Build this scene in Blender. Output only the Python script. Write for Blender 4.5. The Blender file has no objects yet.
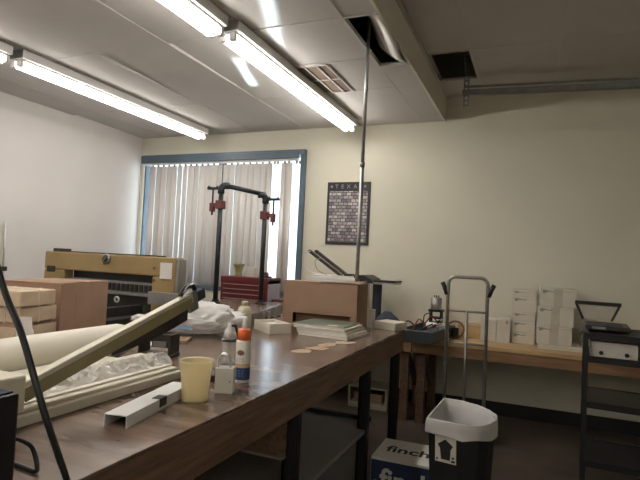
import bpy, bmesh, math, random
from mathutils import Vector, Matrix, noise
random.seed(7)
C = bpy.context.scene.collection
R = math.radians

# ------------------------------------------------------------------ materials
def nodes(name):
    m = bpy.data.materials.new(name); m.use_nodes = True
    nt = m.node_tree
    return m, nt, nt.nodes['Principled BSDF']

def mat(name, col, rough=.6, metal=0., nscale=12., namt=.12, bump=0., stretch=(1, 1, 1), spec=.5, bscale=None):
    m, nt, b = nodes(name)
    tc = nt.nodes.new('ShaderNodeTexCoord'); mp = nt.nodes.new('ShaderNodeMapping')
    mp.inputs['Scale'].default_value = stretch
    nz = nt.nodes.new('ShaderNodeTexNoise'); nz.inputs['Scale'].default_value = nscale; nz.inputs['Detail'].default_value = 5
    rp = nt.nodes.new('ShaderNodeValToRGB')
    c0 = [max(0, c * (1 - namt)) for c in col]; c1 = [min(1, c * (1 + namt)) for c in col]
    rp.color_ramp.elements[0].position = .3; rp.color_ramp.elements[1].position = .7
    rp.color_ramp.elements[0].color = (*c0, 1); rp.color_ramp.elements[1].color = (*c1, 1)
    L = nt.links.new
    L(tc.outputs['Object'], mp.inputs[0]); L(mp.outputs[0], nz.inputs['Vector']); L(nz.outputs['Fac'], rp.inputs[0])
    L(rp.outputs[0], b.inputs['Base Color'])
    b.inputs['Roughness'].default_value = rough; b.inputs['Metallic'].default_value = metal
    b.inputs['Specular IOR Level'].default_value = spec
    if bump:
        n2 = nt.nodes.new('ShaderNodeTexNoise'); n2.inputs['Scale'].default_value = bscale or nscale * 3
        L(mp.outputs[0], n2.inputs['Vector'])
        bp = nt.nodes.new('ShaderNodeBump'); bp.inputs['Strength'].default_value = bump; bp.inputs['Distance'].default_value = .01
        L(n2.outputs['Fac'], bp.inputs['Height']); L(bp.outputs[0], b.inputs['Normal'])
    return m

def emit(name, col, s):
    m, nt, b = nodes(name)
    b.inputs['Base Color'].default_value = (.8, .8, .8, 1)
    b.inputs['Emission Color'].default_value = (*col, 1); b.inputs['Emission Strength'].default_value = s
    return m

def translucent(name, col, fac=.5, rough=.7, alpha=0.):
    m, nt, b = nodes(name); L = nt.links.new
    b.inputs['Base Color'].default_value = (*col, 1); b.inputs['Roughness'].default_value = rough
    t = nt.nodes.new('ShaderNodeBsdfTranslucent'); t.inputs[0].default_value = (*col, 1)
    x = nt.nodes.new('ShaderNodeMixShader'); x.inputs[0].default_value = fac
    L(b.outputs[0], x.inputs[1]); L(t.outputs[0], x.inputs[2])
    out = nt.nodes['Material Output']
    if alpha:
        tr = nt.nodes.new('ShaderNodeBsdfTransparent'); y = nt.nodes.new('ShaderNodeMixShader'); y.inputs[0].default_value = alpha
        L(x.outputs[0], y.inputs[1]); L(tr.outputs[0], y.inputs[2]); L(y.outputs[0], out.inputs[0])
    else:
        L(x.outputs[0], out.inputs[0])
    return m

M = {}
M['wall'] = mat('wall_paint', (.65, .625, .52), .85, nscale=2, namt=.03, bump=.03, bscale=60)
M['wall_neutral'] = mat('neutral_wall_tint', (.62, .592, .57), .85, nscale=2, namt=.03, bump=.03, bscale=60)  # left wall, tinted less yellow than the other walls
M['ceil'] = mat('ceiling_tile_board', (.50, .478, .455), .9, nscale=1.2, namt=.08, bump=.12, bscale=140)
M['tbar'] = mat('ceiling_grid_metal', (.49, .467, .443), .6, namt=.05)
M['dark_void'] = mat('plenum_dark', (.03, .03, .035), .95, namt=.2)
M['floor'] = mat('worn_concrete', (.085, .066, .052), .45, nscale=3, namt=.35, bump=.05)
M['baseb'] = mat('black_rubber_base', (.012, .012, .013), .5)
M['frame_blue'] = mat('blue_grey_window_paint', (.085, .125, .165), .45, namt=.08)
M['slat'] = translucent('blind_slat_vinyl', (.70, .65, .61), .34, .6)
M['white_metal'] = mat('white_enamel', (.62, .61, .60), .35, namt=.03)
M['tube'] = emit('fluorescent_tube', (1.0, .95, .88), 13.5)
M['tube_dim'] = emit('dim_fluorescent_tube', (1.0, .95, .88), 9.5)  # weaker emission, set lower to balance the left wall's brightness
M['steel'] = mat('galvanised_steel', (.42, .43, .43), .38, .85, nscale=30, namt=.15)
M['strut'] = mat('grey_strut_metal', (.30, .31, .295), .5, .4, nscale=20)
M['dark_steel'] = mat('dark_tube_steel', (.30, .29, .27), .38, .6, nscale=20)
M['black'] = mat('black_plastic', (.012, .012, .013), .42, namt=.2)
M['black_metal'] = mat('black_painted_metal', (.010, .0095, .011), .5, namt=.25)
M['pipe'] = mat('dark_iron_pipe', (.03, .035, .042), .42, .5, nscale=25, namt=.25)
M['red_iron'] = mat('red_clamp_paint', (.13, .03, .03), .5, nscale=30, namt=.2)
M['laminate'] = None
M['edge'] = mat('brown_wood_edge', (.14, .082, .05), .5, nscale=4, namt=.4, stretch=(14, 1, 14), bump=.05)
M['card'] = mat('cardboard', (.30, .19, .125), .85, nscale=6, namt=.08)
M['card2'] = mat('pinkish_cardboard', (.305, .19, .125), .85, nscale=6, namt=.08)
M['kraft'] = mat('tan_kraft_paper', (.50, .39, .275), .8, nscale=10, namt=.1)
M['cream'] = mat('cream_enamel', (.56, .52, .415), .4, nscale=6, namt=.06)
M['olive'] = mat('olive_enamel', (.26, .225, .11), .45, nscale=8, namt=.1)
M['roll'] = mat('cream_paper_roll', (.68, .64, .545), .5, nscale=4, namt=.04)
M['yellow'] = mat('ochre_machine_paint', (.31, .213, .092), .5, nscale=5, namt=.14)
M['mgrey'] = mat('grey_machine_metal', (.24, .235, .22), .4, .4, nscale=9)
M['mdark'] = mat('dark_machine_metal', (.035, .03, .028), .5, .3, nscale=9, namt=.3)
M['paper'] = mat('white_paper', (.68, .66, .62), .8, namt=.03)
M['offwhite'] = mat('off_white_card', (.60, .56, .49), .75, namt=.05)
M['boxwhite'] = mat('white_box_card', (.66, .62, .53), .8, nscale=7, namt=.06)
M['ink'] = mat('grey_print', (.30, .285, .26), .8)
M['blackink'] = mat('black_print', (.015, .015, .018), .7)
M['tape'] = mat('pale_tape', (.52, .48, .40), .5)
M['red'] = mat('red_toolbox_paint', (.125, .018, .021), .35, nscale=9, namt=.12)
M['redlight'] = mat('bright_drawer_trim', (.55, .42, .40), .35, .4)
M['side_daylight'] = mat('toolbox_side_daylight_tint', (.36, .34, .43), .45)  # bluish window light put into the colour of the chest's right side
M['vase'] = mat('olive_yellow_ceramic', (.33, .29, .12), .5)
M['bag'] = translucent('white_plastic_bag', (.84, .82, .81), .3, .45)
M['liner'] = translucent('white_bin_liner', (.62, .61, .59), .25, .5)
M['blue'] = mat('blue_print', (.02, .045, .14), .5)
M['bluepale'] = mat('pale_blue_print', (.20, .30, .42), .5)
M['navy'] = mat('navy_box_print', (.018, .036, .088), .5, namt=.1)
M['orange'] = mat('orange_cap', (.75, .13, .035), .4, namt=.04)
M['canwhite'] = mat('white_can', (.66, .63, .56), .35, namt=.03)
M['tan'] = mat('tan_print', (.55, .36, .20), .5)
M['brownprint'] = mat('brown_print', (.20, .10, .06), .5)
M['beigebottle'] = mat('beige_bottle_plastic', (.46, .43, .30), .4, namt=.05)
M['clear'] = translucent('clear_bottle_plastic', (.70, .70, .71), .4, .1, .66)
M['film'] = translucent('crinkled_clear_film', (.80, .78, .74), .15, .05, .5)
M['cup'] = translucent('yellow_cup_plastic', (.84, .755, .50), .5, .35, .15)
M['green'] = mat('grey_green_cover', (.115, .135, .10), .55, nscale=8, namt=.15)
M['scrap'] = mat('tan_scrap_paper', (.40, .29, .19), .8, namt=.15)
M['book'] = mat('cream_book_cloth', (.60, .55, .46), .7, namt=.05)
M['ply'] = mat('light_bench_wood', (.52, .345, .175), .5, nscale=3, namt=.15, stretch=(1, 8, 8))
M['plyedge'] = mat('bench_edge_wood', (.27, .155, .075), .6, nscale=3, namt=.25, stretch=(1, 10, 10))
M['traygrey'] = mat('blue_grey_tray_plastic', (.075, .088, .095), .5)
M['silver'] = mat('silver_can', (.36, .35, .34), .3, .8)
M['cordred'] = mat('red_cord', (.22, .04, .03), .5)
M['brown'] = mat('brown_cord', (.16, .09, .05), .6)
M['clothnavy'] = mat('navy_cloth', (.035, .045, .065), .85, nscale=20)
M['shelfgrey'] = mat('grey_shelf_sheet', (.20, .185, .175), .42, nscale=5, namt=.1)
M['cartgrey'] = mat('grey_cart_metal', (.115, .11, .10), .45, .4)
M['vent'] = mat('brown_vent_mesh', (.15, .10, .065), .8, nscale=80, namt=.3)
M['greyshelf'] = mat('cream_shelf_paint', (.40, .37, .28), .6)
M['poster_black'] = mat('poster_black', (.016, .016, .019), .4)
M['pale'] = mat('pale_letters', (.25, .26, .28), .5)
M['glass'] = None

def laminate():
    m, nt, b = nodes('brown_laminate'); L = nt.links.new
    tc = nt.nodes.new('ShaderNodeTexCoord')
    mp = nt.nodes.new('ShaderNodeMapping'); mp.inputs['Scale'].default_value = (1.2, 5.5, 1)
    mp.inputs['Rotation'].default_value = (0, 0, R(4))
    n1 = nt.nodes.new('ShaderNodeTexNoise'); n1.inputs['Scale'].default_value = 2.6; n1.inputs['Detail'].default_value = 7
    L(tc.outputs['Object'], mp.inputs[0]); L(mp.outputs[0], n1.inputs['Vector'])
    rp = nt.nodes.new('ShaderNodeValToRGB'); e = rp.color_ramp.elements
    e[0].position = .32; e[0].color = (.095, .060, .042, 1)
    e[1].position = .68; e[1].color = (.215, .142, .102, 1)
    q = rp.color_ramp.elements.new(.5); q.color = (.15, .098, .07, 1)
    L(n1.outputs['Fac'], rp.inputs[0])
    # scuffs and paint specks worn into the top
    n2 = nt.nodes.new('ShaderNodeTexNoise'); n2.inputs['Scale'].default_value = 9; n2.inputs['Detail'].default_value = 8
    L(tc.outputs['Object'], n2.inputs['Vector'])
    r2 = nt.nodes.new('ShaderNodeValToRGB'); r2.color_ramp.elements[0].position = .60; r2.color_ramp.elements[1].position = .75
    L(n2.outputs['Fac'], r2.inputs[0])
    mx = nt.nodes.new('ShaderNodeMixRGB'); mx.inputs[2].default_value = (.32, .26, .21, 1)
    sc = nt.nodes.new('ShaderNodeMath'); sc.operation = 'MULTIPLY'; sc.inputs[1].default_value = .16
    L(r2.outputs[0], sc.inputs[0]); L(sc.outputs[0], mx.inputs[0]); L(rp.outputs[0], mx.inputs[1])
    L(mx.outputs[0], b.inputs['Base Color'])
    r3 = nt.nodes.new('ShaderNodeMapRange'); r3.inputs[3].default_value = .17; r3.inputs[4].default_value = .25
    L(n2.outputs['Fac'], r3.inputs[0]); L(r3.outputs[0], b.inputs['Roughness'])
    return m
M['laminate'] = laminate()

def glass():
    m, nt, b = nodes('window_glass'); L = nt.links.new
    g = nt.nodes.new('ShaderNodeBsdfGlossy'); g.inputs['Roughness'].default_value = .02
    t = nt.nodes.new('ShaderNodeBsdfTransparent'); t.inputs[0].default_value = (.93, .96, .97, 1)
    x = nt.nodes.new('ShaderNodeMixShader'); x.inputs[0].default_value = .06
    L(t.outputs[0], x.inputs[1]); L(g.outputs[0], x.inputs[2]); L(x.outputs[0], nt.nodes['Material Output'].inputs[0])
    return m
M['glass'] = glass()

def picture_grid():
    m, nt, b = nodes('poster_pictures'); L = nt.links.new
    tc = nt.nodes.new('ShaderNodeTexCoord'); mp = nt.nodes.new('ShaderNodeMapping')
    mp.inputs['Rotation'].default_value = (R(90), 0, 0)
    br = nt.nodes.new('ShaderNodeTexBrick'); br.inputs['Scale'].default_value = 1
    br.inputs['Color1'].default_value = (.52, .43, .45, 1); br.inputs['Color2'].default_value = (.13, .10, .13, 1)
    br.inputs['Mortar'].default_value = (.03, .028, .034, 1); br.inputs['Mortar Size'].default_value = .0035
    br.inputs['Brick Width'].default_value = .056; br.inputs['Row Height'].default_value = .036; br.offset = .4
    L(tc.outputs['Object'], mp.inputs[0]); L(mp.outputs[0], br.inputs['Vector'])
    n = nt.nodes.new('ShaderNodeTexNoise'); n.inputs['Scale'].default_value = 42
    L(tc.outputs['Object'], n.inputs['Vector'])
    mx = nt.nodes.new('ShaderNodeMixRGB'); mx.blend_type = 'OVERLAY'; mx.inputs[0].default_value = .85
    L(br.outputs['Color'], mx.inputs[1]); L(n.outputs['Color'], mx.inputs[2])
    hs = nt.nodes.new('ShaderNodeHueSaturation'); hs.inputs['Saturation'].default_value = .55; L(mx.outputs[0], hs.inputs['Color'])
    L(hs.outputs[0], b.inputs['Base Color']); b.inputs['Roughness'].default_value = .35
    return m
M['pictures'] = picture_grid()

# ------------------------------------------------------------------ mesh helpers
class MB:
    def __init__(s): s.bm = bmesh.new(); s.mi = 0
    def _fin(s, faces):
        for f in faces: f.material_index = s.mi
    def box(s, x0, x1, y0, y1, z0, z1, mtx=None):
        r = bmesh.ops.create_cube(s.bm, size=1)
        vs = r['verts']
        for v in vs:
            v.co = Vector((x0 + (v.co.x + .5) * (x1 - x0), y0 + (v.co.y + .5) * (y1 - y0), z0 + (v.co.z + .5) * (z1 - z0)))
            if mtx: v.co = mtx @ v.co
        s._fin({f for v in vs for f in v.link_faces}); return s
    def bar(s, a, b, w, h):                       # rectangular bar from a to b, w across, h high
        a = Vector(a); b = Vector(b); d = (b - a); L = d.length; d.normalize()
        up = Vector((0, 0, 1)) if abs(d.z) < .95 else Vector((1, 0, 0))
        x = d.cross(up).normalized(); u = x.cross(d)
        m = Matrix((x, d, u)).transposed().to_4x4(); m.translation = a
        return s.box(-w / 2, w / 2, 0, L, -h / 2, h / 2, m)
    def tube(s, pts, r, seg=10, cap=True):
        pts = [Vector(p) for p in pts]; rings = []; n = len(pts); prev = None
        for i, p in enumerate(pts):
            t = (pts[min(i + 1, n - 1)] - pts[max(i - 1, 0)]).normalized()
            if prev is None:
                q = Vector((0, 0, 1)) if abs(t.z) < .9 else Vector((1, 0, 0))
                x = t.cross(q).normalized()
            else:
                x = (prev - t * prev.dot(t)).normalized()
            prev = x; y = t.cross(x)
            rr = r[i] if isinstance(r, (list, tuple)) else r
            rings.append([s.bm.verts.new(p + x * rr * math.cos(2 * math.pi * k / seg) + y * rr * math.sin(2 * math.pi * k / seg)) for k in range(seg)])
        fs = []
        for a, b in zip(rings, rings[1:]):
            for k in range(seg): fs.append(s.bm.faces.new((a[k], a[(k + 1) % seg], b[(k + 1) % seg], b[k])))
        if cap:
            fs.append(s.bm.faces.new(rings[0][::-1])); fs.append(s.bm.faces.new(rings[-1]))
        s._fin(fs); return s
    def lathe(s, prof, c=(0, 0, 0), seg=28, capb=True, capt=True):
        rings = [[s.bm.verts.new((c[0] + r * math.cos(2 * math.pi * k / seg), c[1] + r * math.sin(2 * math.pi * k / seg), c[2] + z)) for k in range(seg)] for r, z in prof]
        fs = []
        for a, b in zip(rings, rings[1:]):
            for k in range(seg): fs.append(s.bm.faces.new((a[k], a[(k + 1) % seg], b[(k + 1) % seg], b[k])))
        if capb: fs.append(s.bm.faces.new(rings[0][::-1]))
        if capt: fs.append(s.bm.faces.new(rings[-1]))
        s._fin(fs); return s
    def prism(s, poly, z0, z1):
        a = [s.bm.verts.new((x, y, z0)) for x, y in poly]; b = [s.bm.verts.new((x, y, z1)) for x, y in poly]
        n = len(poly); fs = [s.bm.faces.new(a[::-1]), s.bm.faces.new(b)]
        for k in range(n): fs.append(s.bm.faces.new((a[k], a[(k + 1) % n], b[(k + 1) % n], b[k])))
        s._fin(fs); return s
    def quad(s, *p):
        f = s.bm.faces.new([s.bm.verts.new(q) for q in p]); s._fin([f]); return s
    def xf(s, mtx):
        bmesh.ops.transform(s.bm, matrix=mtx, verts=s.bm.verts); return s
    def build(s, name, m, parent=None, bevel=0., smooth=False, solid=0.):
        bmesh.ops.recalc_face_normals(s.bm, faces=s.bm.faces)
        me = bpy.data.meshes.new(name); s.bm.to_mesh(me); s.bm.free()
        for q in (m if isinstance(m, (list, tuple)) else [m]): me.materials.append(M[q])
        o = bpy.data.objects.new(name, me); C.objects.link(o)
        if parent: o.parent = parent
        if smooth:
            for p in me.polygons: p.use_smooth = True
        if solid:
            d = o.modifiers.new('t', 'SOLIDIFY'); d.thickness = solid
        if bevel:
            d = o.modifiers.new('b', 'BEVEL'); d.width = bevel; d.segments = 2; d.limit_method = 'ANGLE'; d.angle_limit = R(40)
        return o

def tag(o, label=None, cat=None, group=None, kind=None):
    if label: o['label'] = label
    if cat: o['category'] = cat
    if group: o['group'] = group
    if kind: o['kind'] = kind
    return o
def thing(name, label, cat, loc=(0, 0, 0), rz=0., group=None):
    o = bpy.data.objects.new(name, None); C.objects.link(o); o.empty_display_size = .05
    o.location = loc; o.rotation_euler = (0, 0, R(rz))
    return tag(o, label, cat, group)
def struct(o): o['kind'] = 'structure'; return o
def bx(name, m, parent, x0, x1, y0, y1, z0, z1, bevel=0.): return MB().box(x0, x1, y0, y1, z0, z1).build(name, m, parent, bevel)
def arc(c, r, a0, a1, n, plane='xz'):
    out = []
    for i in range(n + 1):
        a = R(a0 + (a1 - a0) * i / n); u, v = r * math.cos(a), r * math.sin(a)
        out.append({'xz': (c[0] + u, c[1], c[2] + v), 'xy': (c[0] + u, c[1] + v, c[2]), 'yz': (c[0], c[1] + u, c[2] + v)}[plane])
    return out
def smooth_path(pts, n=8):
    pts = [Vector(p) for p in pts]; P = [2 * pts[0] - pts[1]] + pts + [2 * pts[-1] - pts[-2]]; out = []
    for i in range(1, len(P) - 2):
        for k in range(n):
            t = k / n; a, b, c, d = P[i - 1], P[i], P[i + 1], P[i + 2]
            out.append(.5 * ((2 * b) + (c - a) * t + (2 * a - 5 * b + 4 * c - d) * t * t + (3 * b - a - 3 * c + d) * t ** 3))
    out.append(pts[-1]); return out
def lettering(name, text, size, m, parent, loc, rot, ext=.0008, spacing=1., offset=0., align='LEFT'):
    cu = bpy.data.curves.new(name, 'FONT'); cu.body = text; cu.size = size; cu.extrude = ext; cu.space_character = spacing
    cu.offset = offset; cu.align_x = align
    t = bpy.data.objects.new(name + '_tmp', cu); C.objects.link(t)
    bpy.context.view_layer.update()
    me = bpy.data.meshes.new_from_object(t.evaluated_get(bpy.context.evaluated_depsgraph_get()))
    bpy.data.objects.remove(t); me.materials.clear(); me.materials.append(M[m])
    o = bpy.data.objects.new(name, me); C.objects.link(o); o.parent = parent; o.location = loc; o.rotation_euler = rot
    return o

# ------------------------------------------------------------------ the room
XL, XR, YF, YB = -4.84, 3.2, -2.4, 5.34
ZL, ZR, ZT, XS = 2.90, 3.15, 3.75, -.89
WX0, WX1, WZ0, WZ1 = -4.79, -2.45, .98, 2.655        # window opening in the back wall
struct(bx('floor', 'floor', None, XL - .15, XR + .15, YF - .15, YB + .15, -.1, 0))
struct(bx('wall_left', 'wall_neutral', None, XL - .15, XL, YF - .15, YB + .15, 0, ZT))
struct(bx('wall_right', 'wall', None, XR, XR + .15, YF - .15, YB + .15, 0, ZT))
struct(bx('wall_front', 'wall', None, XL, XR, YF - .15, YF, 0, ZT))
w = MB(); w.box(XL, WX0, YB, YB + .15, 0, ZT); w.box(WX1, XR, YB, YB + .15, 0, ZT)
w.box(WX0, WX1, YB, YB + .15, 0, WZ0); w.box(WX0, WX1, YB, YB + .15, WZ1, ZT)
struct(w.build('wall_back', 'wall'))
struct(bx('baseboard_back', 'baseb', None, XL + .012, XR, YB - .012, YB, 0, .125))
struct(bx('baseboard_left', 'baseb', None, XL, XL + .012, YF, YB, 0, .125))
struct(bx('trim_1', 'dark_void', None, XL - .15, XR + .15, YF - .15, YB + .15, ZT, ZT + .1))   # roof deck above the tiles
# ceiling tiles, one mesh: low bay on the left, high bay on the right, step between them
def edges(a, b, base, step):
    k = math.ceil((a - base) / step + .05); out = [a]
    while base + k * step < b - .03: out.append(base + k * step); k += 1
    return out + [b]
cl = MB()
xs = edges(XL, XS, -1.134, .667); ys = edges(YF, YB, 2.9, 1.3)
g = .006
for i in range(len(xs) - 1):
    for j in range(len(ys) - 1):
        x0, x1, y0, y1 = xs[i], xs[i + 1], ys[j], ys[j + 1]
        cells = [(y0, y1)]
        if x0 > -1.2 and abs(y0 - 2.9) < .01: cells = [(3.72, y1)]
        if abs(x0 + 1.801) < .01 and abs(y0 - 2.9) < .01: cells = [(y0, 3.55)]
        for (a, b) in cells:
            zz = ZL + random.uniform(0, .004); t = [random.uniform(-.003, .003) for _ in range(4)]
            if x0 < -2.4 and x1 > -2.5 and abs(y0 - 2.9) < .01: t[0] += .02      # one corner has slipped off the grid
            if x0 == XL: t[1] -= .01 * (j % 2); t[0] += .02 * ((j + 1) % 2)
            P = [(x0 + g, a + g, zz + t[0]), (x1 - g, a + g, zz + t[1]), (x1 - g, b - g, zz + t[2]), (x0 + g, b - g, zz + t[3])]
            cl.quad(*P); cl.quad(*[(p[0], p[1], p[2] + .02) for p in P])
cl.quad((-1.5, 3.56, ZL + .002), (-1.14, 3.56, ZL + .002), (-1.14, 4.194, ZL + .002), (-1.5, 4.194, ZL + .002))
xr = edges(XS, XR, -.53, .66); yr = edges(YF, YB, 4.2, 1.3)
for i in range(len(xr) - 1):
    for j in range(len(yr) - 1):
        x0, x1, y0, y1 = xr[i], xr[i + 1], yr[j], yr[j + 1]
        if i == 0 and abs(y0 - 4.2) < .01: y0 = 4.86
        zz = ZR + random.uniform(0, .004); t = [random.uniform(-.004, .004) for _ in range(4)]
        P = [(x0 + g, y0 + g, zz + t[0]), (x1 - g, y0 + g, zz + t[1]), (x1 - g, y1 - g, zz + t[2]), (x0 + g, y1 - g, zz + t[3])]
        cl.quad(*P); cl.quad(*[(p[0], p[1], p[2] + .02) for p in P])
struct(cl.build('ceiling', 'ceil'))
def grid(name, xs, ys, z, skip):
    m = MB()
    for x in xs[1:-1]: m.box(x - .009, x + .009, ys[0], ys[-1], z - .001, z + .03)
    for y in ys[1:-1]:
        for a, b in zip(xs, xs[1:]): m.box(a, b, y - .009, y + .009, z - .001, z + .028)
    skip(m); return struct(m.build(name, 'tbar'))
grid('trim_2', xs, ys, ZL, lambda m: (m.box(-1.134, XS, 3.708, 3.732, ZL - .004, ZL + .02), m.box(-1.801, -1.134, 3.538, 3.562, ZL - .004, ZL + .02), m.box(-1.512, -1.488, 3.55, 4.2, ZL - .004, ZL + .02)))
grid('trim_3', xr, yr, ZR, lambda m: m.box(XS, -.53, 4.85, 4.874, ZR - .004, ZR + .02))
m = MB(); m.box(XS - .02, XS, YF, YB, ZL - .004, ZR + .10)
struct(m.build('wall_soffit', 'wall'))
struct(bx('trim_4', 'tbar', None, XS, XS + .022, YF, YB, ZR - .02, ZR - .004))

# window
m = MB()
m.box(WX0, WX1, YB - .03, YB + .12, WZ0, WZ0 + .05); m.box(WX0, WX0 + .018, YB + .02, YB + .12, WZ0, WZ1)
m.box(WX1 - .05, WX1 + .01, YB - .045, YB + .12, WZ0, WZ1)
m.box(WX0 - .005, WX1 + .01, YB - .06, YB + .12, WZ1 - .055, WZ1 + .005)
m.box(-3.63, -3.58, YB + .05, YB + .11, WZ0, WZ1)
fr = struct(m.build('window_1', 'frame_blue', bevel=.004))
bx('pane', 'glass', fr, WX0 + .04, WX1 - .04, YB + .075, YB + .081, WZ0 + .04, WZ1 - .04)
struct(bx('trim_5', 'frame_blue', None, WX0 + .02, WX1 - .052, YB - .085, YB - .062, WZ1 - .10, WZ1 - .02, .004))  # blind valance

t = thing('vertical_blind', 'cream vertical slat blind hanging across the back wall window', 'window blind', (0, 0, 0))
bx('headrail', 'white_metal', t, WX0 + .03, WX1 - .08, YB - .06, YB - .015, 2.53, 2.56)
centres = [-4.61 + .0853 * k for k in range(21)] + [-2.70, -2.645]
for n, x in enumerate(centres):
    a = R(random.choice((7, 3, -3)) + random.uniform(-2, 2))
    if n in (1, 3, 5, 6, 8, 10, 12, 13, 15, 17, 19): a = R(-12.5 + random.uniform(-2.5, 1))
    if n > 20: a = R(4)
    sl = MB(); ca, sa = math.cos(a), math.sin(a); w2 = .0465
    pts = [(-w2, 0), (-w2 * .4, .005), (w2 * .4, .005), (w2, 0)]
    yy = YB - .035 + (.006 if n % 2 else 0)
    for p, q in zip(pts, pts[1:]):
        P = [(p[0] * ca - p[1] * sa, p[0] * sa + p[1] * ca), (q[0] * ca - q[1] * sa, q[0] * sa + q[1] * ca)]
        sl.quad((x + P[0][0], yy + P[0][1], 1.03), (x + P[1][0], yy + P[1][1], 1.03), (x + P[1][0], yy + P[1][1], 2.515), (x + P[0][0], yy + P[0][1], 2.515))
    bmesh.ops.remove_doubles(sl.bm, verts=sl.bm.verts, dist=1e-5)
    o = sl.build('slat', 'slat', t, smooth=True, solid=.001)
    bx('carrier_clip', 'mgrey', o, x - .012, x + .012, YB - .042, YB - .028, 2.51, 2.53)
for x in (-2.83, -2.79, -2.55, -2.51, -2.48): bx('carrier_clip', 'mgrey', t, x - .012, x + .012, YB - .042, YB - .028, 2.495, 2.53)
struct(bx('ground', 'paper', None, -12, 6, YB + .2, 18, -.2, -.1))

# ------------------------------------------------------------------ fluorescent fixtures
def fixture(x, y0, y1, label, zc=ZL, tm='tube'):
    t = thing('ceiling_light', label, 'fluorescent light', (x, y0, zc), 0, 'fluorescent strip lights')
    L = y1 - y0
    m = MB(); m.box(-.085, .085, 0, L, -.07, -.004); m.box(-.06, .06, .01, L - .01, -.085, -.07)
    m.build('housing', 'white_metal', t, .006)
    for dx in (-.036, .036):
        MB().tube([(dx, .03, -.108), (dx, L - .03, -.108)], .019, 14).build('tube', tm, t, smooth=True)
        for yy in (0, L - .03):
            h = MB(); h.box(dx - .02, dx + .02, yy, yy + .03, -.13, -.075); h.build('lampholder', 'white_metal', t, .004)
    for yy in (-.004, L): bx('end_cap', 'mgrey', t, -.08, .08, yy, yy + .004, -.066, -.006)
    return t
fixture(-3.69, 2.66, 5.06, 'white two-tube strip light nearest the left wall, complete run ending above the blind', ZL, 'tube_dim')
fixture(-3.72, .20, 2.60, 'white two-tube strip light at far left edge, only its bright end in view', ZL, 'tube_dim')
fixture(-1.84, 2.72, 5.07, 'white two-tube strip light beside the tall metal pole, far end near back wall')
fixture(-1.88, .26, 2.66, 'white two-tube strip light at top edge of the photo, end to end with another')

fixture(-3.75, -2.26, .14, 'unseen white two-tube strip light added near left wall behind the photographer')  # unseen runs behind the camera, added to brighten the near side
fixture(-1.92, -2.20, .20, 'unseen white two-tube strip light added over the near table end behind the photographer')
fixture(1.5, -2.30, .10, 'unseen white two-tube strip light added in the right bay behind the photographer', ZR)  # unseen fixture added to bring light to the right side

# ceiling things
t = thing('ceiling_vent', 'square ceiling vent with brown dusty panes beside the strip light', 'air vent', (-1.795, 3.556, ZL))
m = MB()
for a in (0, .10, .20, .283): m.box(a, a + .012, 0, .64, -.008, .012)
for b in (0, .312, .628): m.box(0, .295, b, b + .012, -.008, .012)
m.build('frame', 'tbar', t)
for i in range(3):
    for j in range(2): bx('mesh_pane', 'vent', t, .012 + i * .096, .098 + i * .096, .012 + j * .312, .312 + j * .312, 0, .008)
# drooping tile
m = MB(); rows = []
for i in range(13):
    u = i / 12; row = []
    for j in range(7):
        v = j / 6
        row.append(m.bm.verts.new((-.905 - .19 * v + .02 * math.sin(u * 5), 2.96 + .74 * u, ZL + .20 * (v ** 1.5) * (1 - .35 * u) - .045 * math.sin(math.pi * u) * (1 - v) + .012)))
    rows.append(row)
for a, b in zip(rows, rows[1:]):
    for j in range(6): m.bm.faces.new((a[j], a[j + 1], b[j + 1], b[j]))
o = m.build('fallen_ceiling_tile', 'paper', None, smooth=True, solid=.012)
tag(o, 'bent pale ceiling tile drooping in the open hole beside the ceiling step', 'ceiling tile')
# pole
t = thing('support_pole', 'tall thin grey metal pole leaning up into the ceiling hole', 'pole', (-1.327, 3.985, .905))
P0, P1 = Vector((0, 0, .0)), Vector((.238, -.69, 2.2))
MB().tube([P0, P0.lerp(P1, .55)], .0155, 12).build('lower_pipe', 'steel', t, smooth=True)
MB().tube([P0.lerp(P1, .52), P1], .013, 12).build('upper_pipe', 'steel', t, smooth=True)
MB().tube([P0.lerp(P1, .55), P0.lerp(P1, .565)], .019, 12).build('coupling', 'dark_steel', t, smooth=True)
# strut + strap
t = thing('strut_channel', 'long grey metal strut channel hung below the right ceiling', 'metal channel', (-.66, 4.80, 2.985), 5.5)
m = MB(); m.box(0, 3.6, 0, .045, 0, .012); m.box(0, 3.6, 0, .006, 0, .05); m.box(0, 3.6, .039, .045, 0, .05); m.box(0, 3.6, 0, .01, .044, .05)
m.build('channel', 'strut', t)
MB().tube([(.02, .03, .085), (3.6, .03, .085)], .011, 8).build('conduit', 'strut', t, smooth=True)
t = thing('hanger_strap', 'perforated grey metal hanger strap dropping from dark ceiling hole', 'metal strap', (-.645, 4.77, 2.87))
m = MB(); W = .05
z = 0
while z < .62:
    m.box(0, .014, 0, .004, z, z + .045); m.box(W - .014, W, 0, .004, z, z + .045); m.box(0, W, 0, .004, z, z + .016)
    m.box(0, .004, 0, .04, z, z + .016); m.box(0, .004, .028, .04, z, z + .045); z += .045
m.build('angle_strap', 'strut', t)

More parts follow.
